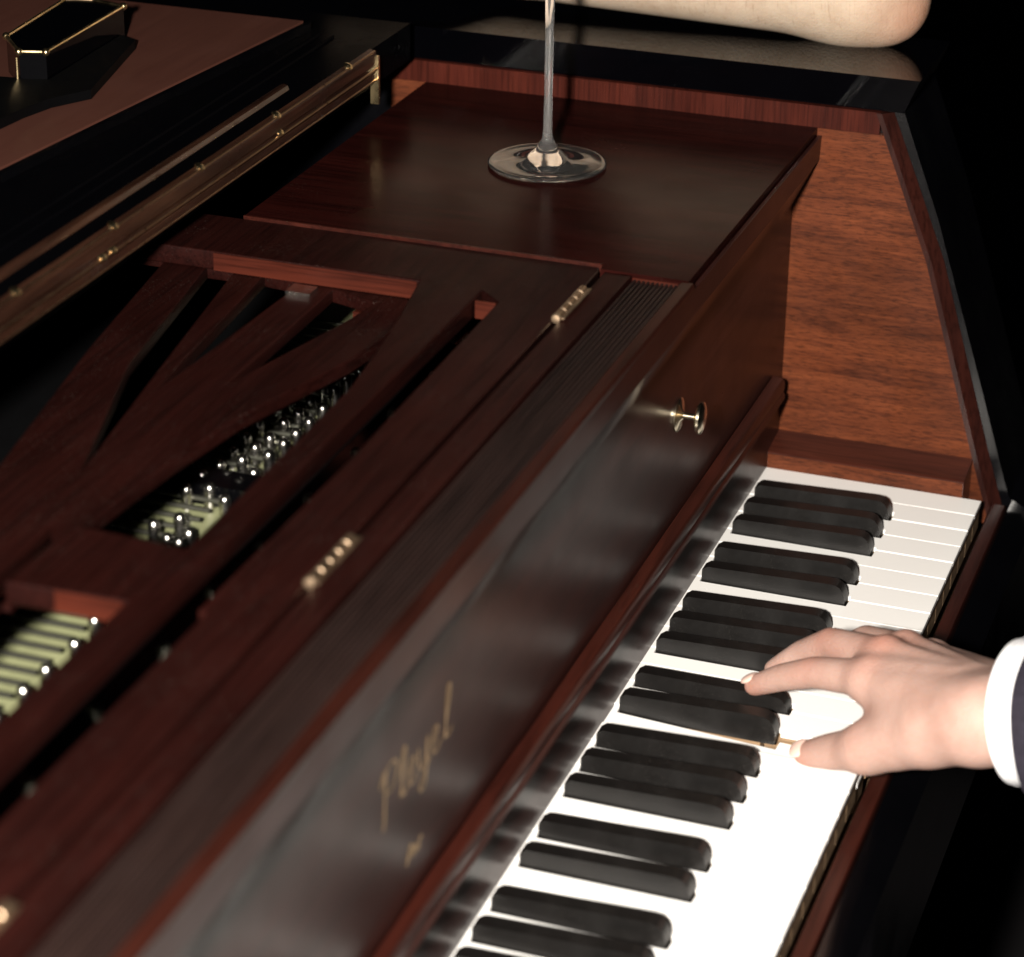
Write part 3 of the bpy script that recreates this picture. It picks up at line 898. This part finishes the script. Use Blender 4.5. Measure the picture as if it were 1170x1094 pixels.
def hand_sdf(P):
    palm = capsule(P, wI, wP, .0172, .0172)
    palm = smin(palm, capsule(P, J['tcmc'], wI + fore * .02, .0155, .0168), .010)
    for f, k in (('i', 0.0), ('m', .33), ('r', .66), ('p', 1.0)):
        s = wI + (wP - wI) * k
        mc = J[f + 'mcp']
        palm = smin(palm, capsule(P, s, mc - nrm * 0.0020, .0180, .0112), .008)
        # belly of the palm below the bones
        palm = smin(palm, capsule(P, s - nrm * 0.010, mc - nrm * 0.009 - axis_h * 0.010, .0150, .0090), .008)
    for a, c in (('i', 'm'), ('m', 'r'), ('r', 'p')):
        palm = smin(palm, capsule(P, J[a + 'mcp'] - nrm * .003, J[c + 'mcp'] - nrm * .003, .0098, .0095), .005)
    # ball of the thumb and the web to the index
    palm = smin(palm, capsule(P, J['tcmc'], J['tmcp'], .0142, .0115), .012)
    palm = smin(palm, capsule(P, J['tcmc'] * .45 + J['tmcp'] * .55, wI * .35 + J['imcp'] * .65 - nrm * .008, .0090, .0075), .016)
    palm = smin(palm, capsule(P, wr - nrm * .004, wr - nrm * .004 + fore * 0.16, .0180, .021), .006)
    palm = smin(palm, capsule(P, wr - lat * .012 - nrm * .005, wr - lat * .012 - nrm * .005 + fore * 0.16, .0172, .020), .006)
    mid = (J['tcmc'] + J['imcp'] * .6 + wI * .4) / 2 - nrm * .004
    palm = smin(palm, capsule(P, wI * .6 + J['tcmc'] * .4, mid, .0150, .0115), .012)
    # tendons on the back
    for f, k in (('i', .2), ('m', .4), ('r', .6)):
        s = wI + (wP - wI) * k + nrm * .0135 + axis_h * 0.025
        palm = smin(palm, capsule(P, s, J[f + 'mcp'] + nrm * .0072, .0022, .0034), .006)
    out = palm
    for f, (r0, r1, r2, r3) in fingers.items():
        m, p_, d, t = (J[f + s] for s in ('mcp', 'pip', 'dip', 'tip'))
        c = capsule(P, m, p_, r0, r1)
        c = np.minimum(c, capsule(P, p_, d, r1, r2))
        c = np.minimum(c, capsule(P, d, t, r2, r3))
        out = np.minimum(out, smin(palm, c, .0065))
    th = capsule(P, J['tmcp'], J['tip'], .0122, .0098)
    th = np.minimum(th, capsule(P, J['tip'], J['ttip'], .0098, .0072))
    out = np.minimum(out, smin(palm, th, .010))
    return out

def hand_flush(P):
    v = np.zeros(len(P))
    for k, r, s in (('ipip', .013, .5), ('mpip', .013, .5), ('imcp', .014, .35), ('mmcp', .016, .6), ('rmcp', .014, .4), ('itip', .012, .55), ('ttip', .013, .45), ('tmcp', .013, .25)):
        c = J[k] + (nrm * .008 if 'tip' not in k else 0)
        v = np.maximum(v, s * np.exp(-((np.linalg.norm(P - c, axis=1) / r) ** 2)))
    return v

pianist = body_mesh('person', hand_sdf, (-.48, -.235, -.012), (-.235, .085, .16), .0016, M['skin'], tuple(wr + fore * 0.10), None, hand_flush, 7)
tag(pianist, "pianist's right hand in white cuff and dark suit sleeve pressing the keys", 'person')

def add_nail(tipk, prevk, up_hint, r, name):
    t, p_ = J[tipk], J[prevk]
    d = (t - p_); d /= np.linalg.norm(d)
    u = up_hint - d * (up_hint @ d); u /= np.linalg.norm(u)
    s = np.cross(d, u)
    bm = bmesh.new()
    bmesh.ops.create_uvsphere(bm, u_segments=18, v_segments=12, radius=1.0)
    c = t + u * (r * 0.74) + d * (r * 0.05)
    for v in bm.verts:
        q = np.array(v.co)
        v.co = c + d * q[0] * r * 1.02 + s * q[1] * r * 0.80 + u * (q[2] * r * 0.34)
    return bm_obj(name, bm, M['nail'], pianist, smooth=True)
add_nail('ttip', 'tip', np.array([-0.55, -0.1, 0.8]), .0072, 'thumbnail')
add_nail('itip', 'idip', np.array([0.1, 0.5, 0.8]), .0064, 'fingernail')

# shirt cuff and jacket sleeve along the forearm
def sleeve(name, t0, t1, ra, rb, mat, folds, thick, n=64, segs=40, drop=0.0):
    d, u, v = frame_of(fore)
    bm = bmesh.new()
    def ring(t, r, k):
        c = Vector(wr) + Vector(fore) * t + Vector((0.004, 0.0, -0.002 - drop))
        out = []
        for i in range(n):
            a = i * 2 * math.pi / n
            rr = r * (1 + folds * (0.5 * math.sin(3 * a + t * 60) + 0.5 * math.sin(5 * a - t * 90 + 1)) * 0.05)
            w = u * math.cos(a) * rr * 1.10 + v * math.sin(a) * rr * 0.96
            out.append(bm.verts.new(c + w + Vector(fore) * (0.0010 * math.sin(2 * a))))
        return out
    outer = [ring(t0 + (t1 - t0) * k / segs, ra + (rb - ra) * k / segs, k) for k in range(segs + 1)]
    lip = [ring(t0 - 0.0008, ra - thick * .5, 0), ring(t0 + 0.0004, ra - thick, 0), ring(t1, rb - thick, 0)]
    rings = [lip[2], lip[1], lip[0]] + outer
    for A, B in zip(rings, rings[1:]):
        for i in range(n):
            bm.faces.new((A[i], B[i], B[(i + 1) % n], A[(i + 1) % n]))
    return bm_obj(name, bm, mat, pianist, smooth=True)
cuff = sleeve('shirt_cuff', 0.005, 0.120, .0368, .040, M['cuff'], 0.0, .0022)
sleeve('jacket_sleeve', 0.0200, 0.34, .0430, .062, M['suit'], 0.9, .0030, drop=0.002)
d_, u_, v_ = frame_of(fore)
bm = bmesh.new()
c_ = Vector(wr) + Vector(fore) * 0.0088 + Vector((0.004, 0.0, -0.002))
for k in range(90):
    a0, a1 = k * 2 * math.pi / 90, (k + 0.6) * 2 * math.pi / 90
    add_tube(bm, [c_ + u_ * math.cos(a) * 0.0372 * 1.10 + v_ * math.sin(a) * 0.0372 * 0.96 for a in (a0, a1)], 0.00022, 5)
bm_obj('stitching', bm, M['thread'], cuff)
# jacket front and thigh, low at the right
def coat_sdf(P):
    s = capsule(P, (-.62, -.56, -.12), (-.60, -.52, .30), .16, .19)
    return smin(s, capsule(P, (-.58, -.42, .05), (-.60, -.50, .25), .07, .09), .05)
body_mesh('jacket', coat_sdf, (-.86, -.80, -.32), (-.36, -.30, .54), .016, M['suit'], (-.62, -.56, .1), pianist, None, 2)
def leg_sdf(P):
    return capsule(P, (-.62, -.54, -.24), (-.30, -.135, -.195), .090, .066)
body_mesh('trousers', leg_sdf, (-.76, -.68, -.36), (-.20, .02, -.10), .012, M['suit'], (-.5, -.3, -.2), pianist, None, 2)

# the second person: a bare forearm resting on the rim by the elbow
RZ = 0.262
E0 = np.array([0.112, 0.1265, RZ + 0.0425])
wrist2 = np.array([0.112, 0.365, RZ + 0.0425])
def arm_sdf(P):
    f = capsule(P, E0, wrist2 + np.array([0, 0, .005]), .0430, .0415)
    f = smin(f, capsule(P, E0 + np.array([.004, .004, 0]), E0 + np.array([.07, -.010, .20]), .0415, .050), .022)
    f = smin(f, np.linalg.norm(P - (E0 + np.array([-.002, -.021, -.017])), axis=1) - .0250, .010)
    h = capsule(P, wrist2, wrist2 + np.array([0, .07, .012]), .028, .032)
    h = smin(h, capsule(P, wrist2 + np.array([.0, .07, .012]), wrist2 + np.array([-.02, .115, .006]), .024, .016), .015)
    return smin(f, h, .02)
def arm_flush(P):
    return 0.75 * np.exp(-(np.linalg.norm(P - (E0 + np.array([-.012, -.040, -.018])), axis=1) / .030) ** 2)
leaner = body_mesh('person', arm_sdf, (.02, .03, RZ - .01), (.26, .52, .53), .0042, M['skin_arm'], tuple(E0 + np.array([0, 0, -.0425])), None, arm_flush, 2)
tag(leaner, 'bare forearm with bent elbow resting on the black piano rim behind the glass', 'person')
